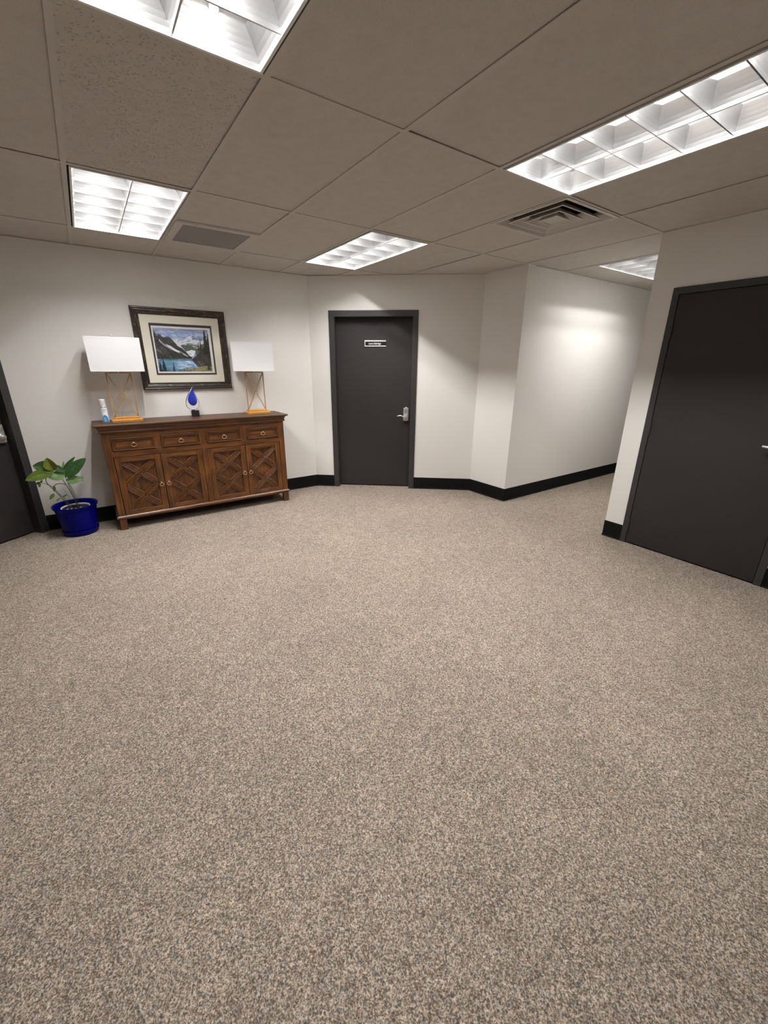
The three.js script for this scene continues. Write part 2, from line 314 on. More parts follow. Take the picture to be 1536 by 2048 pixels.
function light(x, z, turn, label, level = 1) { const o = troffer.clone(); o.name = numbered('ceiling_light'); o.position.set(x, H - 0.001, z); o.rotation.y = turn; scene.add(o); o.traverse((q) => { if (q.isRectAreaLight) q.intensity *= level; }); return tag(o, label, 'ceiling light', LG); }
light(-1.5 * G, G, 0, 'lit louvred ceiling light cut off by the top edge, its lamp tube showing', 0.58);
light(1.5 * G, G, 0, 'large lit louvred ceiling light running off the right edge above the square air diffuser');
light(1.5 * G, -3 * G, 0, 'lit louvred ceiling light in front of the door with the nameplate');
light(-1.5 * G, -3 * G, 0, 'lit louvred ceiling light beside the grey perforated vent, above the left table lamp');
light(6 * G, (CZ[1] + CZ[2]) / 2, Math.PI / 2, 'lit louvred ceiling light over the corridor, partly hidden by the right wall', 0.45);   // turned down to tame the hot spot on the corridor wall

// ---------------------------------------------------------------- return grille and air diffuser
{
  const v = thing('return_grille', 'grey perforated return air grille in the ceiling beside a light', 'vent', [-0.5 * G, H, -3.5 * G]);
  part(v, 'grille_frame', T(ext(ringShape(0.6, 0.6, 0.057), 0.006, 0.0012), 0, 0, 0).rotateX(-Math.PI / 2).translate(0, -0.0025, 0), matTee);
  const perf = dataTex(256, 256, (x, y, o) => { const u = (x % 16) - 8, w = ((y + (Math.floor(x / 16) % 2) * 8) % 16) - 8; o[0] = o[1] = o[2] = u * u + w * w < 26 ? 40 : 220; }, false, [0.08, 0.08]);
  part(v, 'perforated_face', metric(box(-0.25, 0.25, 0.0005, 0.003, -0.25, 0.25)), std({ color: css('#959290'), bumpMap: perf, bumpScale: 0.001, roughness: 0.7 }));
}
{
  const d = thing('air_diffuser', 'square stepped white supply air diffuser in the ceiling', 'vent', [2.5 * G, H, -0.5 * G]);
  const M = std({ color: css('#cfcac5'), roughness: 0.5 });
  part(d, 'diffuser_frame', ext(ringShape(0.598, 0.598, 0.018), 0.006, 0.001).rotateX(-Math.PI / 2).translate(0, -0.003, 0), M);
  const sq = (h, y) => [[-h, y, -h], [h, y, -h], [h, y, h], [-h, y, h]];
  const cone = (h0, y0, h1, y1) => loft([sq(h0 - 0.001, y0 + 0.001), sq(h0, y0), sq(h0 + 0.004, y0), sq(h1 + 0.004, y1), sq(h1, y1), sq(h0 - 0.001, y0 + 0.001)]);
  const ringG = (h, lip, rise, run) => loft([sq(h - lip, -0.003), sq(h, -0.003), sq(h, -0.001), sq(h - run, rise + 0.002), sq(h - run - 0.002, rise + 0.002), sq(h - lip, -0.0015), sq(h - lip, -0.003)]);
  part(d, 'diffuser_ring', loft([sq(0.282, -0.002), sq(0.272, -0.002), sq(0.250, 0.03), sq(0.248, 0.05), sq(0.252, 0.05), sq(0.282, -0.002)]), M);
  for (const h of [0.214, 0.138]) part(d, 'diffuser_ring', ringG(h, 0.011, 0.042, 0.058), M);
  part(d, 'diffuser_core', [ringG(0.074, 0.009, 0.03, 0.03), box(-0.066, 0.066, 0.002, 0.0035, -0.066, 0.066)], M);
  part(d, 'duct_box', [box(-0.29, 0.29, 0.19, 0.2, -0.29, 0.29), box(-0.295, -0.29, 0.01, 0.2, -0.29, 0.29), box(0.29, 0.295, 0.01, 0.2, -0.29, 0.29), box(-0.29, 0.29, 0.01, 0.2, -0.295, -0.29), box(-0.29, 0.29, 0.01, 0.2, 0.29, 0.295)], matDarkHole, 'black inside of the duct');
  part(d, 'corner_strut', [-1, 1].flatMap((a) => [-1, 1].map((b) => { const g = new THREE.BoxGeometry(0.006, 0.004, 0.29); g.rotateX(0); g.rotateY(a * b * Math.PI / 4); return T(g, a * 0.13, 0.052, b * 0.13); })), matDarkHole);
}

// ---------------------------------------------------------------- doors
function keypadLock(o, x, y, z, dir) {     // escutcheon with keypad and curved lever; dir = side the lever points to
  const s = new THREE.Shape(); const w = 0.033, h = 0.082;
  s.moveTo(-w, -h + 0.006); s.quadraticCurveTo(0, -h - 0.008, w, -h + 0.006); s.lineTo(w * 0.96, h - 0.012); s.quadraticCurveTo(w * 0.6, h - 0.004, 0, h + 0.006); s.quadraticCurveTo(-w * 0.6, h - 0.004, -w * 0.96, h - 0.012); s.closePath();
  const lock = part(o, 'keypad_lock', T(ext(s, 0.022, 0.005), x, y, z + 0.005), matSatin, 'satin keypad lock plate');
  const btn = []; for (let k = 0; k < 5; k++) { const a = k * 1.2566 + 1.57; btn.push(T(new THREE.CylinderGeometry(0.0062, 0.0066, 0.006, 14).rotateX(Math.PI / 2), x + 0.0165 * Math.cos(a), y + 0.038 + 0.0165 * Math.sin(a), z + 0.034)); }
  part(lock, 'keypad', [...btn, T(new THREE.CylinderGeometry(0.0075, 0.0075, 0.005, 16).rotateX(Math.PI / 2), x, y + 0.038, z + 0.034)], std({ color: lin(0.35, 0.35, 0.35), roughness: 0.4, metalness: 0.6 }));
  part(lock, 'rose', [T(new THREE.CylinderGeometry(0.024, 0.027, 0.016, 28).rotateX(Math.PI / 2), x, y - 0.028, z + 0.04), T(new THREE.CylinderGeometry(0.012, 0.013, 0.035, 20).rotateX(Math.PI / 2), x, y - 0.028, z + 0.055)], matSatin);
  part(lock, 'lever', tube([[x, y - 0.028, z + 0.068], [x + dir * 0.03, y - 0.024, z + 0.071], [x + dir * 0.065, y - 0.014, z + 0.07], [x + dir * 0.105, y - 0.021, z + 0.066]], 0.0058, 24, 10), matSatin);
}
function recessedDoor(name, f, c, label) {
  const o = structGroup(name, [f.a[0], 0, f.a[1]], f.turn, label);
  const h2 = DW / 2, top = 2.1, R = 0.095;                  // R: how far the leaf sits behind the frame face
  const g = []; const fz = 0.014;
  const jamb = (x0, x1) => rbox(x0, x1, 0, top, -WT - 0.005, fz, 0.003);
  part(o, 'door_frame', [jamb(c - h2, c - h2 + FW), jamb(c + h2 - FW, c + h2), rbox(c - h2, c + h2, top - FW, top + 0.0005, -WT - 0.004, fz + 0.0004, 0.003), box(c - h2 + FW - 0.001, c - h2 + FW + 0.016, 0, top - FW, -0.118, fz - R - 0.002 - 0.001), box(c + h2 - FW - 0.016, c + h2 - FW + 0.001, 0, top - FW, -0.118, fz - R - 0.003)], matDoorFrame, 'dark grey steel door frame');
  const lf = part(o, 'door_leaf', metric(rbox(c - h2 + FW + 0.003, c + h2 - FW - 0.003, 0.012, top - FW - 0.003, fz - R - 0.044, fz - R, 0.002)), matDoor, 'flush charcoal painted door leaf');
  keypadLock(o, c + h2 - FW - 0.055, 0.938, fz - R, -1);
  part(o, 'gap_shade_strip', box(c - h2 + FW, c + h2 - FW, 0.0, 0.003, -WT - 0.02, fz - R - 0.004), matDarkHole);  // near-black strip on the floor, painted shade of the gap under the leaf
  part(o, 'dark_backing', box(c - h2, c + h2, 0, top, -WT - 0.02, -WT - 0.008), matDarkHole);  // unseen dark panel added behind the leaf, keeps the door gap dark
  return { o, zf: fz - R };
}
const d1 = recessedDoor('door_1', fAngR, W2c, 'charcoal door with a nameplate on the angled wall');
recessedDoor('door_2', fAngL, W0c, 'charcoal door at the left edge beside the potted plant');
{ // flush door in the right wall, hinged on its far side
  const o = structGroup('door_3', [P5[0], 0, P5[1]], fRight.turn, 'large charcoal door with black hinges on the right');
  // local x runs toward the camera along the right wall, z toward the room
  const fz = 0.012, top = 2.064, fw = 0.046;
  part(o, 'door_frame', [rbox(D5a, D5a + fw, 0, top, -WT, fz, 0.003), rbox(D5b - fw, D5b, 0, top, -WT, fz, 0.003), rbox(D5a, D5b, top - fw, top + 0.0005, -WT + 0.001, fz + 0.0004, 0.003), box(D5a + fw, D5a + fw + 0.014, 0, top - fw, -WT, fz - 0.052), box(D5b - fw - 0.014, D5b - fw, 0, top - fw, -WT, fz - 0.052)], matDoorFrame, 'dark grey steel door frame');
  part(o, 'door_leaf', metric(rbox(D5a + fw + 0.004, D5b - fw - 0.003, 0.012, top - fw - 0.004, fz - 0.048, fz - 0.004, 0.0025)), matDoor, 'flush charcoal painted door leaf');
  for (const y of [1.77, 1.02, 0.165]) part(o, 'hinge', [...[0, 1, 2, 3, 4].map((k) => cyl(0.0072, 0.0215, D5a + fw + 0.002, y - 0.046 + k * 0.0225, fz + 0.004, 14)), cyl(0.005, 0.006, D5a + fw + 0.002, y + 0.058, fz + 0.004, 12)], matDoorFrame, 'painted butt hinge');
  const ly = 0.995, lx = 1.07;
  part(o, 'rose', T(new THREE.CylinderGeometry(0.032, 0.034, 0.014, 30).rotateX(Math.PI / 2), lx, ly, fz + 0.004), matSatin);
  part(o, 'lever', [T(new THREE.CylinderGeometry(0.011, 0.012, 0.05, 20).rotateX(Math.PI / 2), lx, ly, fz + 0.032), tube([[lx, ly, fz + 0.055], [lx - 0.03, ly + 0.001, fz + 0.06], [lx - 0.075, ly + 0.003, fz + 0.06], [lx - 0.112, ly + 0.004, fz + 0.054]], 0.009, 20, 10)], matSatin, 'satin lever handle');
  part(o, 'dark_backing', box(D5a, D5b, 0, top, -WT - 0.015, -WT - 0.003), matDarkHole);  // unseen dark panel added behind this leaf as well
}
{ // nameplate on door 1
  const o = new THREE.Group(); o.name = 'nameplate'; scene.add(o); tag(o, 'black nameplate with white lettering in a silver holder on the door', 'sign');
  const a = fAngR.turn, s = 0.772, y = 1.753, z = d1.zf; o.position.set(fAngR.a[0] + Math.cos(a) * s + Math.sin(a) * z, y, fAngR.a[1] - Math.sin(a) * s + Math.cos(a) * z); o.rotation.y = a;
  const al = std({ color: lin(0.86, 0.85, 0.83), roughness: 0.35, metalness: 0.2 });
  part(o, 'holder', [rbox(-0.128, 0.128, -0.034, 0.034, 0, 0.003, 0.001), rbox(-0.128, 0.128, 0.02, 0.034, 0.003, 0.01, 0.002), rbox(-0.128, 0.128, -0.034, -0.024, 0.003, 0.01, 0.002), rbox(-0.128, -0.12, -0.024, 0.02, 0.003, 0.01, 0.002)], al);
  const cv = document.createElement('canvas'); cv.width = 1024; cv.height = 182; const c = cv.getContext('2d'); c.fillStyle = '#0b0b0c'; c.fillRect(0, 0, 1024, 182); c.fillStyle = '#f2f2f4'; c.font = 'bold 104px sans-serif'; c.textAlign = 'center'; c.textBaseline = 'middle'; c.fillText('Laura Eldridge', 470, 92, 620);
  const tx = new THREE.CanvasTexture(cv); tx.colorSpace = THREE.SRGBColorSpace;
  part(o, 'insert', T(new THREE.PlaneGeometry(0.248, 0.044), 0.004, -0.002, 0.0045), std({ map: tx, roughness: 0.4 }));
}

// ---------------------------------------------------------------- sideboard
{
  const o = thing('sideboard', 'dark-stained wooden sideboard with four drawers and four lattice doors', 'sideboard', [XC, 0, -3.035]);
  const D = 0.38, hw = 0.849, zF = D;                       // carcass depth; z=0 at the wall side, front face at zF
  const wg = (g, al) => metric(g, al, rr(0, 3), rr(0, 3));
  // carcass
  part(o, 'side_panel', [wg(rbox(-hw, -hw + 0.022, 0.128, 0.93, 0.01, zF - 0.03), 1)], matWood);
  part(o, 'side_panel', [wg(rbox(hw - 0.022, hw, 0.128, 0.93, 0.01, zF - 0.03), 1)], matWood);
  part(o, 'back_panel', wg(box(-hw + 0.01, hw - 0.01, 0.128, 0.93, 0.004, 0.012), 0), matWood);
  part(o, 'bottom_panel', wg(box(-hw + 0.02, hw - 0.02, 0.13, 0.148, 0.012, zF - 0.03), 0), matWood);
  for (const s of [-1, 1]) part(o, 'corner_post', wg(rbox(s > 0 ? hw - 0.058 : -hw, s > 0 ? hw : -hw + 0.058, 0.139, 0.936, zF - 0.06, zF, 0.005), 1), matWood);
  part(o, 'center_stile', wg(rbox(-0.027, 0.022, 0.139, 0.70, zF - 0.04, zF, 0.003), 1), matWood);
  part(o, 'rail', wg(rbox(-hw + 0.05, hw - 0.05, 0.699, 0.752, zF - 0.04, zF - 0.001, 0.002), 0), matWood);
  part(o, 'rail', wg(rbox(-hw + 0.05, hw - 0.05, 0.876, 0.936, zF - 0.04, zF - 0.001, 0.002), 0), matWood);
  const dx = [[-0.779, -0.437], [-0.379, -0.033], [0.032, 0.372], [0.437, 0.781]];
  for (const [a, b] of [[-0.8, -0.780], [-0.436, -0.380], [-0.032, 0.031], [0.373, 0.436], [0.782, 0.8]]) part(o, 'drawer_stile', wg(rbox(a, b, 0.745, 0.885, zF - 0.04, zF - 0.002, 0.002), 1), matWood);
  // base board and legs
  const ring = (x, z0, z1, y) => [[-x, y, z0], [x, y, z0], [x, y, z1], [-x, y, z1]];
  const prof = (list, cap) => { const r = list.map(([y, e]) => ring(hw + e, 0.004, zF + e, y)); const g = loft(r); const top = list[list.length - 1], bot = list[0]; const tp = new THREE.PlaneGeometry(2 * (hw + top[1]), zF + top[1] - 0.004).rotateX(-Math.PI / 2).translate(0, top[0], (zF + top[1] + 0.004) / 2), bt = new THREE.PlaneGeometry(2 * (hw + bot[1]), zF + bot[1] - 0.004).rotateX(Math.PI / 2).translate(0, bot[0], (zF + bot[1] + 0.004) / 2); return [g, tp, bt].map((q) => wg(q, 0)); };
  part(o, 'base_molding', prof([[0.102, 0.004], [0.114, 0.004], [0.1145, 0.014], [0.118, 0.0165], [0.124, 0.0165], [0.130, 0.014], [0.136, 0.006], [0.139, 0.003]].map(([y, e]) => [y, e])), matWood);
  for (const sx of [-1, 1]) for (const zz of [[0.02, 0.075], [zF - 0.045, zF + 0.01]]) { const g = wg(rbox(-0.03, 0.03, 0, 0.108, zz[0], zz[1], 0.003), 1); T(g, sx * (hw - 0.03 + (sx > 0 ? 0 : 0)), 0, 0); part(o, 'leg', g, matWood); }
  // cornice: bead, cove, slab
  const cor = [[0.922, 0.001], [0.924, 0.012], [0.929, 0.016], [0.935, 0.016], [0.940, 0.012], [0.942, 0.010]];
  for (let k = 0; k <= 8; k++) { const t = k / 8; cor.push([0.943 + 0.037 * Math.sin(t * 1.5708), 0.011 + 0.028 * (1 - Math.cos(t * 1.5708))]); }
  cor.push([0.981, 0.039], [0.982, 0.0405]);
  part(o, 'cornice', prof(cor), matWood);
  const slabG = prof([[0.982, 0.041], [0.9835, 0.043], [0.995, 0.043], [0.9975, 0.0415], [0.998, 0.040]]); part(o, 'top', slabG, matWoodTop, 'polished reddish brown top');
  // drawers
  function ringPull(parent, x, y, z, r) { const t = new THREE.TorusGeometry(r, 0.0036, 10, 28); t.scale(1.15, 0.85, 1); const p = part(parent, 'ring_pull', [T(t, x, y - r * 0.55, z + 0.012), T(new THREE.SphereGeometry(0.0065, 14, 10), x, y + r * 0.5, z + 0.010), T(new THREE.CylinderGeometry(0.004, 0.009, 0.012, 16).rotateX(Math.PI / 2), x, y + r * 0.5, z + 0.004)], matBrass, 'small brass ring pull'); return p; }
  for (const [a, b] of dx) {
    const w = b - a, h = 0.117, cx = (a + b) / 2, cy = 0.8145;
    const ringAt = (ww, hh, t, z0, d) => wg(T(ext(ringShape(ww, hh, t), d, t * 0.32), cx, cy, z0), 0);
    const dr = part(o, 'drawer', wg(box(cx - w / 2 + 0.004, cx + w / 2 - 0.004, cy - h / 2 + 0.004, cy + h / 2 - 0.004, zF - 0.04, zF - 0.008), 0), matWood);
    part(dr, 'drawer_molding', ringAt(w, h, 0.010, zF - 0.009, 0.013), matWood); part(dr, 'drawer_molding', ringAt(w - 0.027, h - 0.027, 0.008, zF - 0.009, 0.010), matWood); part(dr, 'drawer_molding', ringAt(w - 0.049, h - 0.049, 0.006, zF - 0.009, 0.006), matWood);
    ringPull(dr, cx, cy, zF - 0.003, 0.019);
  }
  // doors with reeded lattice
  const doors = [[-0.788, -0.4085, 1], [-0.4065, -0.028, -1], [0.023, 0.404, 1], [0.406, 0.789, -1]];
  for (const [a, b, hs] of doors) {
    const y0 = 0.141, y1 = 0.697, st = 0.052, g = 0.0015, A = a + g, B = b - g, zf = zF - 0.003;
    const door = part(o, 'cabinet_door', [wg(rbox(A, A + st, y0, y1, zf - 0.028, zf, 0.0025), 1), wg(rbox(B - st, B, y0, y1, zf - 0.028, zf, 0.0025), 1), wg(rbox(A + st - 0.001, B - st + 0.001, y0, y0 + 0.042, zf - 0.028, zf - 0.0006, 0.002), 0), wg(rbox(A + st - 0.001, B - st + 0.001, y1 - 0.047, y1, zf - 0.028, zf - 0.0006, 0.002), 0)], matWood);
    const px0 = A + st, px1 = B - st, py0 = y0 + 0.042, py1 = y1 - 0.047, zp = zf - 0.024;
    part(door, 'door_panel', wg(box(px0 - 0.002, px1 + 0.002, py0 - 0.002, py1 + 0.002, zp - 0.006, zp), 1), matWood);
    const cx = (px0 + px1) / 2, hh = (py1 - py0) / 2;
    for (const k of [0, 1]) {
      const cy = py0 + hh * (k + 0.5), qw = (px1 - px0) / 2, qh = hh / 2;
      for (const sx of [-1, 1]) for (const sy of [-1, 1]) {
        const q = [[cx, cy], [cx + sx * qw, cy], [cx + sx * qw, cy + sy * qh], [cx, cy + sy * qh]];
        const dl = Math.hypot(qw, qh), ux = sx * qw / dl, uy = sy * qh / dl, nx = -uy, ny = ux; const reeds = [];
        const strip = (o0, o1, z0, z1, bev = 0) => { const far = dl * 1.3, near = -dl * 0.4; const s = [[cx + ux * near + nx * o0, cy + uy * near + ny * o0], [cx + ux * far + nx * o0, cy + uy * far + ny * o0], [cx + ux * far + nx * o1, cy + uy * far + ny * o1], [cx + ux * near + nx * o1, cy + uy * near + ny * o1]]; const pl = clip(s, q); if (pl.length < 3 || polyArea(pl) < 2e-5) return; const sh = new THREE.Shape(pl.map((p) => new THREE.Vector2(...p))); reeds.push(metric(T(new THREE.ExtrudeGeometry(sh, { depth: z1 - z0, bevelEnabled: bev > 0, bevelSize: bev, bevelThickness: bev * 1.25, bevelOffset: -bev, bevelSegments: 2 }), 0, 0, z0), 0, rr(0, 2), rr(0, 2))); };
        const bw = 0.030; strip(-bw - 0.001, bw + 0.001, zp - 0.001, zp + 0.007);
        for (let m = 0; m < 4; m++) { const c0 = -bw + (m + 0.5) * bw / 2; strip(c0 - 0.0062, c0 + 0.0062, zp + 0.006, zp + 0.0125, 0.0042); }
        part(door, 'lattice_bar', reeds, matWood);
      }
    }
    ringPull(door, hs > 0 ? B - 0.030 : A + 0.030, 0.405, zf, 0.016);
  }
}

// ---------------------------------------------------------------- table lamps
const TOP = 0.9981;
function lamp(x, z, yaw, label) {
  const so = 0;
  const o = thing('table_lamp', label, 'table lamp', [x, TOP, z], 0, 'gold table lamps on the sideboard');
  part(o, 'base', metric(rbox(-0.125, 0.125, 0, 0.021, -0.07, 0.07, 0.002)), matGold); part(o, 'base_step', metric(rbox(-0.102, 0.102, 0.021, 0.042, -0.05, 0.05, 0.002)), matGold);
  const yb = 0.041, yt = 0.432, hx = 0.096, bw = 0.009, bd = 0.009, ym = (yb + yt) / 2;
  const fr = [bar([-hx, yb, 0], [-hx, yt, 0], bw, bd), bar([hx, yb, 0], [hx, yt, 0], bw, bd), bar([-hx - bw / 2, yt, 0], [hx + bw / 2, yt, 0], bw, bd)];
  const R = 0.018; const dv = V3(hx, yt - ym, 0).normalize();
  const xs = []; for (const sx of [-1, 1]) for (const sy of [-1, 1]) xs.push(bar([sx * dv.x * R, ym + sy * dv.y * R, 0], [sx * hx, ym + sy * (yt - ym), 0], sx * sy > 0 ? 0.009 : 0.007, bd));
  part(o, 'side_rod', metric(fr[0]), matGoldRod); part(o, 'side_rod', metric(fr[1]), matGoldRod); part(o, 'top_rod', metric(fr[2]), matGoldRod); for (const q of xs) part(o, 'cross_rod', metric(q), matGoldRod);
  part(o, 'center_ring', T(new THREE.TorusGeometry(R, 0.004, 10, 28), 0, ym, 0), matGoldRod);
  part(o, 'socket', [cyl(0.016, 0.05, 0, yt + 0.03, 0), cyl(0.006, 0.02, 0, yt + 0.005, 0)], matSatin);
  const w = 0.4075, d = 0.2, y0 = 0.445, y1 = 0.728, t = 0.0015;
  const sh = part(o, 'lamp_shade', [box(-w / 2, w / 2, y0, y1, d / 2 - t, d / 2), box(-w / 2, w / 2, y0, y1, -d / 2, -d / 2 + t), box(-w / 2, -w / 2 + t, y0, y1, -d / 2 + t, d / 2 - t), box(w / 2 - t, w / 2, y0, y1, -d / 2 + t, d / 2 - t)].map((g) => metric(g)), matShade, 'white rectangular fabric shade'); sh.rotation.y = yaw;
  const tr = (y) => [box(-w / 2 - 0.001, w / 2 + 0.001, y - 0.005, y + 0.005, d / 2 - 0.003, d / 2 + 0.001), box(-w / 2 - 0.001, w / 2 + 0.001, y - 0.005, y + 0.005, -d / 2 - 0.001, -d / 2 + 0.003), box(-w / 2 - 0.001, -w / 2 + 0.003, y - 0.005, y + 0.005, -d / 2, d / 2), box(w / 2 - 0.003, w / 2 + 0.001, y - 0.005, y + 0.005, -d / 2, d / 2)];
  part(sh, 'shade_trim', [...tr(y0 + 0.004), ...tr(y1 - 0.004), ...[-1, 1].map((s) => box(s * w / 2 - 0.003, s * w / 2 + 0.003, y0, y1, d / 2 - 0.001, d / 2 + 0.0008))], matShadeTrim);
  part(sh, 'shade_spider', [box(-w / 2, w / 2, y1 - 0.012, y1 - 0.009, -0.002, 0.002), box(-0.002, 0.002, y1 - 0.012, y1 - 0.009, -d / 2, d / 2), tube([[-0.02 - so, yt + 0.02, 0], [-0.06 - so, yt + 0.14, 0], [-0.02 - so, y1 - 0.012, 0]], 0.002), tube([[0.02 - so, yt + 0.02, 0], [0.06 - so, yt + 0.14, 0], [0.02 - so, y1 - 0.012, 0]], 0.002)], matSatin);
  part(o, 'bulb', lathe([[0, 0.0], [0.012, 0.0], [0.014, 0.02], [0.03, 0.06], [0.03, 0.078], [0.02, 0.098], [0, 0.104]], 24).translate(0, yt + 0.05, 0), std({ color: lin(0.85, 0.85, 0.83), roughness: 0.3 }));
  const fi = part(o, 'finial', [cyl(0.004, 0.016, 0, y1 + 0.004, 0, 12), T(new THREE.SphereGeometry(0.0085, 16, 12), 0, y1 + 0.018, 0)], phy({ color: lin(0.9, 0.9, 0.9), roughness: 0.1, clearcoat: 1 })); fi.position.x = so;
}
lamp(-1.078, -2.84, 0, 'gold table lamp with white shade beside the spray can, left of the two');
lamp(0.172, -2.86, -0.25, 'gold table lamp with white shade near the door, right of the two');

// ---------------------------------------------------------------- glass sculpture
{
  const o = thing('glass_sculpture', 'blue and clear glass teardrop sculpture on a black block', 'sculpture', [-0.468, TOP, -2.9]);
  part(o, 'plinth', rbox(-0.038, 0.038, 0, 0.064, -0.03, 0.03, 0.003), phy({ color: lin(0.008, 0.008, 0.009), roughness: 0.12, clearcoat: 1 }));
  const drop = (R, y0, y1, seg, sx) => { const pts = []; for (let k = 0; k <= seg; k++) { const t = k / seg; const y = y0 + (y1 - y0) * t; const r = R * Math.pow(Math.sin(Math.PI * Math.pow(t, 0.62)), 1.0) * Math.pow(1 - t, 0.42) * 1.32; pts.push([Math.max(r, k === seg ? 0.0005 : 0), y]); } const g = lathe(pts, 40); const p = g.attributes.position; for (let i = 0; i < p.count; i++) { const y = p.getY(i), h = Math.max(0, (y - y0) / (y1 - y0)); p.setXYZ(i, p.getX(i) - 0.01 + 0.03 * h * h * h * h + (sx || 0), y, p.getZ(i) * 0.62); } g.computeVertexNormals(); return g; };
  part(o, 'glass_drop', drop(0.058, 0.062, 0.316, 48), phy({ color: lin(0.97, 0.98, 1), transmission: 1, thickness: 0.05, ior: 1.3, roughness: 0.02 }), 'clear glass outer drop');
  part(o, 'blue_core', drop(0.035, 0.110, 0.300, 40, 0.004), phy({ color: lin(0.012, 0.04, 0.55), roughness: 0.12, clearcoat: 1 }), 'cobalt blue core');
}
// ---------------------------------------------------------------- spray can
{
  const o = thing('spray_can', 'white and blue aerosol can on the left end of the sideboard', 'can', [-1.249, TOP, -2.835]);
  const cv = document.createElement('canvas'); cv.width = 512; cv.height = 512; const c = cv.getContext('2d');
  c.fillStyle = '#c9ccd4'; c.fillRect(0, 0, 512, 512); c.fillStyle = '#f3f5f8'; c.fillRect(0, 150, 512, 362);
  for (const cx of [0, 256, 512]) { c.fillStyle = '#3f8fd0'; c.beginPath(); c.ellipse(cx, 350, 82, 92, 0, 0, 7); c.fill(); c.fillStyle = '#7dbbe6'; c.beginPath(); c.ellipse(cx - 22, 318, 42, 38, 0, 0, 7); c.fill(); c.fillStyle = '#1d5aa8'; c.beginPath(); c.moveTo(cx, 420); c.lineTo(cx + 84, 360); c.lineTo(cx + 92, 440); c.closePath(); c.fill(); c.fillStyle = '#9fb3c8'; c.fillRect(cx - 60, 186, 120, 12); c.fillRect(cx - 40, 208, 80, 10); c.fillStyle = '#a98f8c'; c.fillRect(cx - 110, 110, 220, 22); }
  const tx = new THREE.CanvasTexture(cv); tx.colorSpace = THREE.SRGBColorSpace;
  part(o, 'can_body', lathe([[0.0265, 0.006], [0.0275, 0.01], [0.0275, 0.128], [0.0262, 0.134]], 40), std({ map: tx, roughness: 0.35 }));
  part(o, 'can_rims', [lathe([[0, 0.001], [0.024, 0.0], [0.0268, 0.002], [0.0272, 0.007], [0.0262, 0.008]], 40), lathe([[0.0265, 0.133], [0.027, 0.136], [0.025, 0.142], [0.02, 0.15], [0.016, 0.152]], 40)], matSatin);
  part(o, 'cap', lathe([[0.0255, 0.142], [0.0262, 0.148], [0.0255, 0.178], [0.0235, 0.2], [0.021, 0.206], [0, 0.207]], 40), phy({ color: lin(0.82, 0.82, 0.85), roughness: 0.25, transmission: 0.25, thickness: 0 }), 'translucent plastic cap');
}

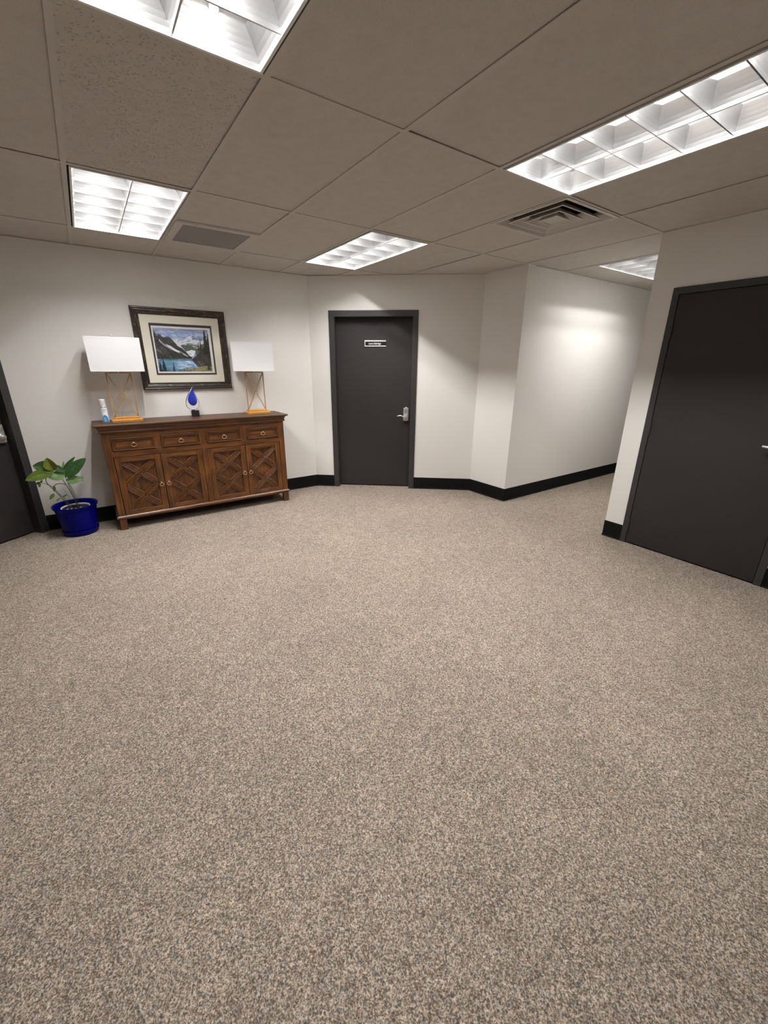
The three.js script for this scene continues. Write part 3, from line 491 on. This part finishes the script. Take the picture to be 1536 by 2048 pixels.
// ---------------------------------------------------------------- framed print
{
  const o = thing('framed_print', 'framed mountain lake print in a distressed dark frame above the sideboard', 'picture', [-0.4555, 1.6415, -3.043]);
  const w = 0.85, h = 0.753;
  const prof = [[0, 0], [0, 0.024], [0.004, 0.029], [0.012, 0.031], [0.018, 0.028], [0.022, 0.024], [0.030, 0.026], [0.044, 0.022], [0.052, 0.017], [0.056, 0.019], [0.062, 0.018], [0.066, 0.014], [0.068, 0.010]];
  const dist = dataTex(512, 512, (x, y, oo) => { const a = vnoise(x / 26, y / 4, 91, 20, 128), b = vnoise(x / 5, y / 5, 92, 102, 102), c = vnoise(x / 60, y / 22, 93, 9, 24); let t = a * 0.5 + b * 0.5 + (c - 0.5) * 0.5; t = Math.max(0, (t - 0.55) * 2.3); t = Math.min(1, t); oo[0] = 34 + 108 * t; oo[1] = 27 + 82 * t; oo[2] = 23 + 48 * t; }, true, [0.3, 0.3]);
  const fm = phy({ map: dist, roughness: 0.42, clearcoat: 0.25, clearcoatRoughness: 0.3 });
  for (const [L, ang, off] of [[w, 0, -h / 2], [w, Math.PI, -h / 2], [h, Math.PI / 2, -w / 2], [h, -Math.PI / 2, -w / 2]]) {
    const rings = prof.map(([i, z]) => [[-L / 2 + i, off + i, z], [L / 2 - i, off + i, z]]); const g = loft(rings, false);
    metric(g, 0, rr(0, 1), rr(0, 1)); g.rotateZ(ang); part(o, 'frame_molding', g, fm);
  }
  part(o, 'backing', box(-w / 2 + 0.004, w / 2 - 0.004, -h / 2 + 0.004, h / 2 - 0.004, 0.001, 0.005), matWood);
  const dark = std({ color: lin(0.055, 0.048, 0.05), roughness: 0.8 });
  part(o, 'mat', ext(ringShape(0.716, 0.62, 0.0725), 0.0022).translate(0, 0, 0.0085), std({ color: lin(0.84, 0.80, 0.69), roughness: 0.95 }), 'cream mat board');
  part(o, 'inner_mat', ext(ringShape(0.59, 0.484, 0.025), 0.0015).translate(0, -0.002, 0.0068), dark, 'thin dark inner mat');
  part(o, 'print_paper', box(-0.28, 0.28, -0.23, 0.23, 0.0052, 0.0065), std({ color: lin(0.85, 0.84, 0.82), roughness: 0.9 }));
  // the printed landscape, plain paint on paper
  const cv = document.createElement('canvas'); cv.width = 1280; cv.height = 1024; const c = cv.getContext('2d'); const W = 1280, Hh = 1024; let s = 5; const R = () => { s = (s * 1664525 + 1013904223) % 4294967296; return s / 4294967296; };
  const poly = (pts, f) => { c.fillStyle = f; c.beginPath(); pts.forEach(([x, y], i) => (i ? c.lineTo(x * W, y * Hh) : c.moveTo(x * W, y * Hh))); c.closePath(); c.fill(); };
  const daub = (n, x0, x1, y0, y1, cols, rx, ry, rot = 0) => { for (let i = 0; i < n; i++) { c.fillStyle = cols[Math.floor(R() * cols.length)]; c.globalAlpha = 0.25 + 0.5 * R(); c.beginPath(); c.ellipse((x0 + (x1 - x0) * R()) * W, (y0 + (y1 - y0) * R()) * Hh, rx * (0.4 + R()), ry * (0.4 + R()), rot + (R() - 0.5) * 0.4, 0, 6.3); c.fill(); } c.globalAlpha = 1; };
  const within = (pts, fn) => { c.save(); c.beginPath(); pts.forEach(([x, y], i) => (i ? c.lineTo(x * W, y * Hh) : c.moveTo(x * W, y * Hh))); c.closePath(); c.clip(); fn(); c.restore(); };
  c.fillStyle = '#8aa6d2'; c.fillRect(0, 0, W, Hh);
  daub(260, 0, 1, 0, 0.32, ['#b9c8e4', '#7c9bd0', '#d5dcea', '#9db2da', '#6d8fc8'], 90, 22); daub(60, 0, 1, 0, 0.06, ['#8b86a8', '#a7a4bd'], 90, 12);
  const far = [[0.3, 0.31], [0.36, 0.25], [0.4, 0.2], [0.45, 0.27], [0.52, 0.26], [0.6, 0.18], [0.68, 0.15], [0.75, 0.17], [0.84, 0.2], [1, 0.24], [1, 0.5], [0.4, 0.5]];
  poly(far, '#dfe6ef'); within(far, () => { daub(170, 0.3, 1, 0.15, 0.48, ['#ffffff', '#9fb2cc', '#5d7396', '#c9d5e6', '#eef2f8'], 40, 10, -0.25); daub(60, 0.7, 0.92, 0.15, 0.25, ['#4d648c', '#6c83ab', '#8ea3c6'], 36, 13); });
  const mid = [[0.45, 0.38], [0.6, 0.33], [0.75, 0.34], [0.95, 0.35], [0.98, 0.55], [0.75, 0.6], [0.55, 0.55]];
  poly(mid, '#56605d'); within(mid, () => { daub(150, 0.45, 1, 0.3, 0.6, ['#3e4a48', '#6d7877', '#4c5a55', '#8d9a9c'], 30, 9, -0.3); daub(40, 0.45, 0.8, 0.31, 0.37, ['#f7f8fa', '#dde3ea'], 50, 9); daub(25, 0.68, 0.9, 0.36, 0.46, ['#f4f6f8', '#cfd6dc'], 34, 8, -0.6); });
  poly([[0.55, 0.53], [0.64, 0.48], [0.72, 0.5], [0.7, 0.58], [0.66, 0.64], [0.58, 0.64], [0.52, 0.6]], '#edf1f7'); daub(40, 0.54, 0.71, 0.5, 0.62, ['#ffffff', '#a9b6cc', '#d9e0ee'], 24, 8);
  const lm = [[0, 0.06], [0.1, 0.13], [0.18, 0.19], [0.27, 0.19], [0.31, 0.25], [0.37, 0.34], [0.46, 0.43], [0.55, 0.55], [0.6, 0.63], [0.64, 0.66], [0.62, 0.71], [0, 0.71]];
  poly(lm, '#3b3a3f'); within(lm, () => { daub(320, 0, 0.64, 0.1, 0.7, ['#34333a', '#5b5858', '#3f424b', '#6e6a66', '#2b2b31'], 46, 14, 0.55); daub(50, 0, 0.27, 0.05, 0.2, ['#f5f6f8', '#cfd8e2', '#e8ecef'], 36, 12, 0.3); poly([[0.18, 0.36], [0.27, 0.4], [0.36, 0.48], [0.48, 0.55], [0.6, 0.64], [0.55, 0.65], [0.4, 0.56], [0.26, 0.47]], '#e6ebf2'); poly([[0.08, 0.24], [0.14, 0.34], [0.22, 0.42], [0.3, 0.47], [0.28, 0.49], [0.16, 0.4], [0.08, 0.3]], '#b9bfca'); poly([[0.36, 0.32], [0.42, 0.37], [0.5, 0.44], [0.49, 0.46], [0.4, 0.4]], '#f2f4f7'); poly([[0, 0.47], [0.16, 0.57], [0.28, 0.66], [0.26, 0.68], [0.1, 0.57], [0, 0.51]], '#7d7480'); daub(120, 0.1, 0.62, 0.52, 0.7, ['#1e2226', '#2b2f2c', '#33302b'], 40, 12, 0.5); });
  const lake = [[0.1, 0.7], [0.6, 0.69], [0.66, 0.75], [0.72, 0.86], [0.5, 0.94], [0.12, 1], [0, 1], [0, 0.74]];
  poly(lake, '#5d93ad'); within(lake, () => { daub(150, 0.1, 0.7, 0.72, 0.98, ['#6f9fbd', '#86aee0', '#a3bfec', '#5b8fa5'], 70, 9); daub(90, 0.35, 0.7, 0.74, 0.92, ['#c6d3f5', '#f2f4fd', '#b3c6f0', '#e9ecf8'], 60, 10); daub(50, 0, 0.6, 0.69, 0.74, ['#27483f', '#39594e'], 50, 7); });
  const rm = [[1, 0.05], [0.97, 0.2], [0.93, 0.38], [0.84, 0.46], [0.78, 0.55], [0.7, 0.64], [0.62, 0.72], [0.7, 0.84], [0.76, 0.92], [1, 0.95]];
  poly(rm, '#38352f'); within(rm, () => daub(340, 0.6, 1, 0.2, 0.95, ['#2c2a27', '#4b4740', '#3f3d35', '#57524a', '#23231f'], 22, 20));
  daub(60, 0.7, 0.85, 0.74, 0.9, ['#74747a', '#4a4a44', '#5f6668'], 16, 16);
  poly([[0.4, 1], [0.55, 0.95], [0.72, 0.91], [0.86, 0.86], [1, 0.88], [1, 1]], '#8f8a62'); daub(120, 0.5, 1, 0.9, 1, ['#b3a77a', '#6d6d43', '#c7bb93', '#55562f'], 30, 8);
  const fir = (x, y0, y1, ww, col) => { c.fillStyle = col; for (let k = 0; k < 16; k++) { const t = k / 16, yy = y0 + (y1 - y0) * t; c.beginPath(); c.ellipse((x + (R() - 0.5) * 0.01) * W, yy * Hh, ww * W * (0.12 + 0.88 * t) * (0.7 + 0.5 * R()), (y1 - y0) * Hh * 0.035, 0, 0, 6.3); c.fill(); } c.fillRect(x * W - 3, y0 * Hh, 6, (y1 - y0) * Hh); };
  fir(0.93, 0.02, 0.6, 0.08, '#1d2420'); fir(0.985, 0.12, 0.7, 0.06, '#222822'); fir(0.83, 0.25, 0.5, 0.025, '#272d28'); fir(0.79, 0.3, 0.5, 0.02, '#2b312c'); fir(0.1, 0.72, 1.0, 0.06, '#17242a'); fir(0.03, 0.78, 1.02, 0.05, '#1b2a2f'); fir(0.27, 0.8, 1.0, 0.03, '#1b3038'); fir(0.94, 0.8, 0.97, 0.05, '#2e3626');
  daub(60, 0.15, 0.6, 0.95, 1, ['#2d3b34', '#3d4d42'], 26, 8);
  const tx = new THREE.CanvasTexture(cv); tx.colorSpace = THREE.SRGBColorSpace;
  part(o, 'print', new THREE.PlaneGeometry(0.503, 0.402).translate(-0.006, -0.004, 0.0072), std({ map: tx, roughness: 0.8 }), 'mountain lake landscape');
  part(o, 'glazing', box(-0.359, 0.359, -0.311, 0.311, 0.0112, 0.0128), phy({ color: lin(1, 1, 1), transmission: 1, thickness: 0, roughness: 0.04, ior: 1.45 }), 'clear picture glass');
}

// ---------------------------------------------------------------- potted plant
{
  const X = -1.63, Z = -2.82;
  const p = thing('plant_pot', 'glossy cobalt blue plastic pot with attached saucer on the carpet', 'pot', [X, 0, Z]);
  part(p, 'pot', lathe([[0, 0.02], [0.115, 0.02], [0.122, 0.024], [0.139, 0.06], [0.158, 0.22], [0.163, 0.252], [0.172, 0.262], [0.176, 0.272], [0.1775, 0.28], [0.174, 0.284], [0.168, 0.278], [0.158, 0.262], [0.152, 0.22], [0.13, 0.05], [0, 0.04]], 64), matBluePot);
  part(p, 'saucer', lathe([[0, 0.0], [0.125, 0.0], [0.134, 0.005], [0.1435, 0.036], [0.1455, 0.048], [0.142, 0.05], [0.136, 0.04], [0.128, 0.012], [0, 0.012]], 64), matBluePot);
  const o = thing('potted_plant', 'small broad-leaved green plant with bare stems growing in the blue pot', 'plant', [X, 0, Z]);
  part(o, 'nursery_pot', lathe([[0.08, 0.05], [0.106, 0.24], [0.112, 0.247], [0.113, 0.256], [0.110, 0.258], [0.107, 0.254], [0.104, 0.235]], 48), matInnerPot, 'white inner nursery pot');
  const so = new THREE.CircleGeometry(0.103, 40, 0); const sg = new THREE.BufferGeometry(); const sp = [], si = []; const NR = 8, NA = 28; for (let a = 0; a <= NR; a++) for (let b = 0; b < NA; b++) { const r = 0.104 * a / NR, t = b / NA * 6.2832; sp.push(r * Math.cos(t), 0.2455 + (a < NR ? rr(-0.006, 0.008) : 0), r * Math.sin(t)); } for (let a = 0; a < NR; a++) for (let b = 0; b < NA; b++) { const q = a * NA + b, q1 = a * NA + (b + 1) % NA; si.push(q, q1, q + NA, q1, q1 + NA, q + NA); } sg.setAttribute('position', new THREE.Float32BufferAttribute(sp, 3)); sg.setIndex(si); sg.computeVertexNormals();
  part(o, 'soil', sg, matSoil);
  part(o, 'bark_chip', [[-0.03, 0.05], [0.0, 0.065], [0.04, 0.04], [-0.06, 0.04], [0.015, 0.085], [-0.045, 0.075]].map(([x, z], i) => T(new THREE.BoxGeometry(0.016, 0.004, 0.009).rotateY(i * 1.1).rotateZ(0.3), x, 0.252, z)), std({ color: lin(0.55, 0.52, 0.46), roughness: 0.9 }));
  const leafTex = (sd, a, b, vein) => dataTex(256, 256, (x, y, oo) => { const u = x / 256, v = Math.abs(y / 256 - 0.5) * 2; const ve = Math.abs(((u * 7 - v * 1.6) % 1 + 1) % 1 - 0.5) < 0.05 ? 1 : 0, mid = v < 0.045 ? 1 : 0; const n = vnoise(x / 20, y / 20, sd, 13, 13) * 0.7 + vnoise(x / 5, y / 5, sd + 1, 51, 51) * 0.3; for (let k = 0; k < 3; k++) oo[k] = (a[k] + (b[k] - a[k]) * n) + Math.max(ve * 0.5, mid) * vein * 0.6; }, true);
  const mk = (sd, a, b, vein, r = 0.38) => phy({ map: leafTex(sd, a, b, vein), roughness: r, side: THREE.DoubleSide, transmission: 0.08, thickness: 0 });
  const mDark = mk(101, [34, 62, 30], [74, 112, 58], 34), mLight = mk(111, [92, 128, 76], [140, 168, 112], 22, 0.45), mOlive = mk(121, [66, 92, 20], [112, 134, 44], 30), mYellow = mk(131, [104, 124, 34], [150, 156, 64], -36);
  // leaf from base B to tip E, half width w, up vector hint, fold and droop
  function leaf(B, E, w, up, mat, fold = 0.25, droop = 0.1, wave = 0.1, torn = 0) {
    const b = V3(...B), e = V3(...E), L = b.distanceTo(e), d = e.clone().sub(b).normalize(), side = d.clone().cross(V3(...up).normalize()).normalize(), n = side.clone().cross(d).normalize();
    const nu = 18, nv = 10, pos = [], uv = [], idx = [];
    for (let i = 0; i <= nu; i++) { const t = i / nu; const ww = w * (torn && t > 0.9 ? 0.72 - torn * (t - 0.9) : Math.pow(Math.sin(Math.PI * Math.pow(Math.min(t, 0.999), 0.82)), 0.72)) + 0.0006; for (let k = 0; k <= nv; k++) { const s2 = k / nv * 2 - 1; const q = b.clone().addScaledVector(d, L * t * (torn && t > 0.85 ? 1 + 0.03 * Math.sin(k * 2.3) : 1)).addScaledVector(side, s2 * ww).addScaledVector(n, fold * Math.abs(s2) * ww - droop * L * (t * t - t * 0.4) + wave * w * 0.4 * Math.sin(t * 9 + s2 * 2) * Math.abs(s2)); pos.push(q.x, q.y, q.z); uv.push(t, k / nv); } }
    for (let i = 0; i < nu; i++) for (let k = 0; k < nv; k++) { const q = i * (nv + 1) + k; idx.push(q, q + nv + 1, q + 1, q + 1, q + nv + 1, q + nv + 2); }
    const g = new THREE.BufferGeometry(); g.setAttribute('position', new THREE.Float32BufferAttribute(pos, 3)); g.setAttribute('uv', new THREE.Float32BufferAttribute(uv, 2)); g.setIndex(idx); g.computeVertexNormals(); part(o, 'leaf', g, mat);
  }
  // coordinates relative to the pot centre
  const q = (x, y, z = -0.02) => [x - X, y, z];
  leaf(q(-1.650, 0.535), q(-1.472, 0.692, 0.0), 0.052, [-0.35, 0.3, 1], mDark, 0.22, 0.1, 0.2);
  leaf(q(-1.652, 0.600, -0.03), q(-1.545, 0.705, -0.05), 0.016, [0.2, 0.4, 1], mDark, 0.6, 0.1);
  leaf(q(-1.652, 0.497), q(-1.520, 0.514, 0.02), 0.036, [-0.1, 0.4, 1], mLight, 0.2, 0.06, 0.3, 3);
  leaf(q(-1.645, 0.562), q(-1.766, 0.560, 0.03), 0.043, [0, 0.3, 1], mLight, -0.12, 0.05);
  leaf(q(-1.702, 0.632, 0.0), q(-1.850, 0.668, 0.01), 0.054, [0.1, 0.25, 1], mDark, 0.2, 0.05);
  leaf(q(-1.712, 0.612, 0.03), q(-1.740, 0.732, 0.04), 0.048, [-0.35, 0.1, 1], mYellow, 0.35, 0.05);
  leaf(q(-1.715, 0.622, 0.02), q(-1.920, 0.556, 0.04), 0.046, [-0.1, 0.35, 1], mOlive, 0.15, -0.06);
  leaf(q(-1.722, 0.655, -0.01), q(-1.640, 0.575, -0.01), 0.028, [0.3, 0.5, 0.8], mDark, 0.3, 0.02);
  leaf(q(-1.755, 0.407, 0.02), q(-1.797, 0.360, 0.03), 0.014, [0, 0.3, 1], mOlive, 0.2, 0.05);
  leaf(q(-1.70, 0.366, 0.02), q(-1.662, 0.386, 0.03), 0.008, [0, 0.6, 1], mOlive, 0.2, 0.05);
  leaf(q(-1.72, 0.362, 0.02), q(-1.757, 0.337, 0.03), 0.006, [0, 0.6, 1], mOlive, 0.2, 0.05);
  leaf(q(-1.832, 0.52, 0.0), q(-1.866, 0.506, 0.01), 0.010, [0, 0.5, 1], mOlive); leaf(q(-1.835, 0.515, 0.0), q(-1.846, 0.475, 0.01), 0.010, [0, 0.3, 1], mLight); leaf(q(-1.83, 0.515, 0), q(-1.812, 0.535, 0), 0.008, [0, 0.5, 1], mYellow);
  leaf(q(-1.745, 0.47, 0.0), q(-1.752, 0.425, 0.02), 0.011, [0.3, 0.2, 1], mDark, 0.5);
  leaf(q(-1.652, 0.615, -0.02), q(-1.632, 0.680, -0.02), 0.008, [0, 0.2, 1], mLight, 0.6);
  const mStem = std({ color: lin(0.035, 0.022, 0.018), roughness: 0.7 }), mGreenStem = std({ color: lin(0.06, 0.075, 0.035), roughness: 0.6 });
  const stem = (pts, r, m = mStem) => part(o, 'stem', tube(pts.map((a) => q(...a)), r * 0.8, 20, 7), m);
  stem([[-1.655, 0.215, 0.02], [-1.705, 0.335, 0.0], [-1.748, 0.422, -0.01], [-1.79, 0.53, 0.0], [-1.735, 0.612, 0.01]], 0.0036);
  stem([[-1.645, 0.215, 0.01], [-1.69, 0.33, -0.01], [-1.735, 0.41, -0.02], [-1.752, 0.47, -0.02]], 0.003);
  stem([[-1.75, 0.455, -0.015], [-1.79, 0.49, -0.01], [-1.835, 0.518, 0.0]], 0.0024);
  stem([[-1.61, 0.215, 0.0], [-1.628, 0.335, -0.02], [-1.65, 0.435, -0.02], [-1.672, 0.53, -0.02], [-1.656, 0.56, -0.02]], 0.0036);
  stem([[-1.605, 0.215, -0.01], [-1.622, 0.35, -0.02], [-1.64, 0.45, -0.02], [-1.65, 0.54, -0.02]], 0.003);
  stem([[-1.60, 0.215, -0.02], [-1.612, 0.34, -0.03], [-1.628, 0.44, -0.03], [-1.646, 0.5, -0.02]], 0.0024);
  stem([[-1.752, 0.46, -0.01], [-1.72, 0.485, 0.0], [-1.68, 0.482, 0.0], [-1.655, 0.465, -0.01]], 0.0042, mGreenStem);
  stem([[-1.735, 0.612, 0.01], [-1.722, 0.635, 0.01], [-1.716, 0.645, 0.01]], 0.0028, mGreenStem);
  stem([[-1.656, 0.56, -0.02], [-1.652, 0.6, -0.02], [-1.648, 0.63, -0.02]], 0.003, mGreenStem);
  stem([[-1.665, 0.22, 0.03], [-1.685, 0.32, 0.02], [-1.70, 0.37, 0.02]], 0.0016);
  stem([[-1.655, 0.22, -0.03], [-1.66, 0.33, -0.04], [-1.69, 0.43, -0.04]], 0.0013);
  stem([[-1.60, 0.22, -0.04], [-1.598, 0.32, -0.04], [-1.605, 0.355, -0.04]], 0.0013);
}

scene.traverse((o) => { if (o.isMesh) { o.castShadow = true; o.receiveShadow = true; } });
renderer.render(scene, camera);
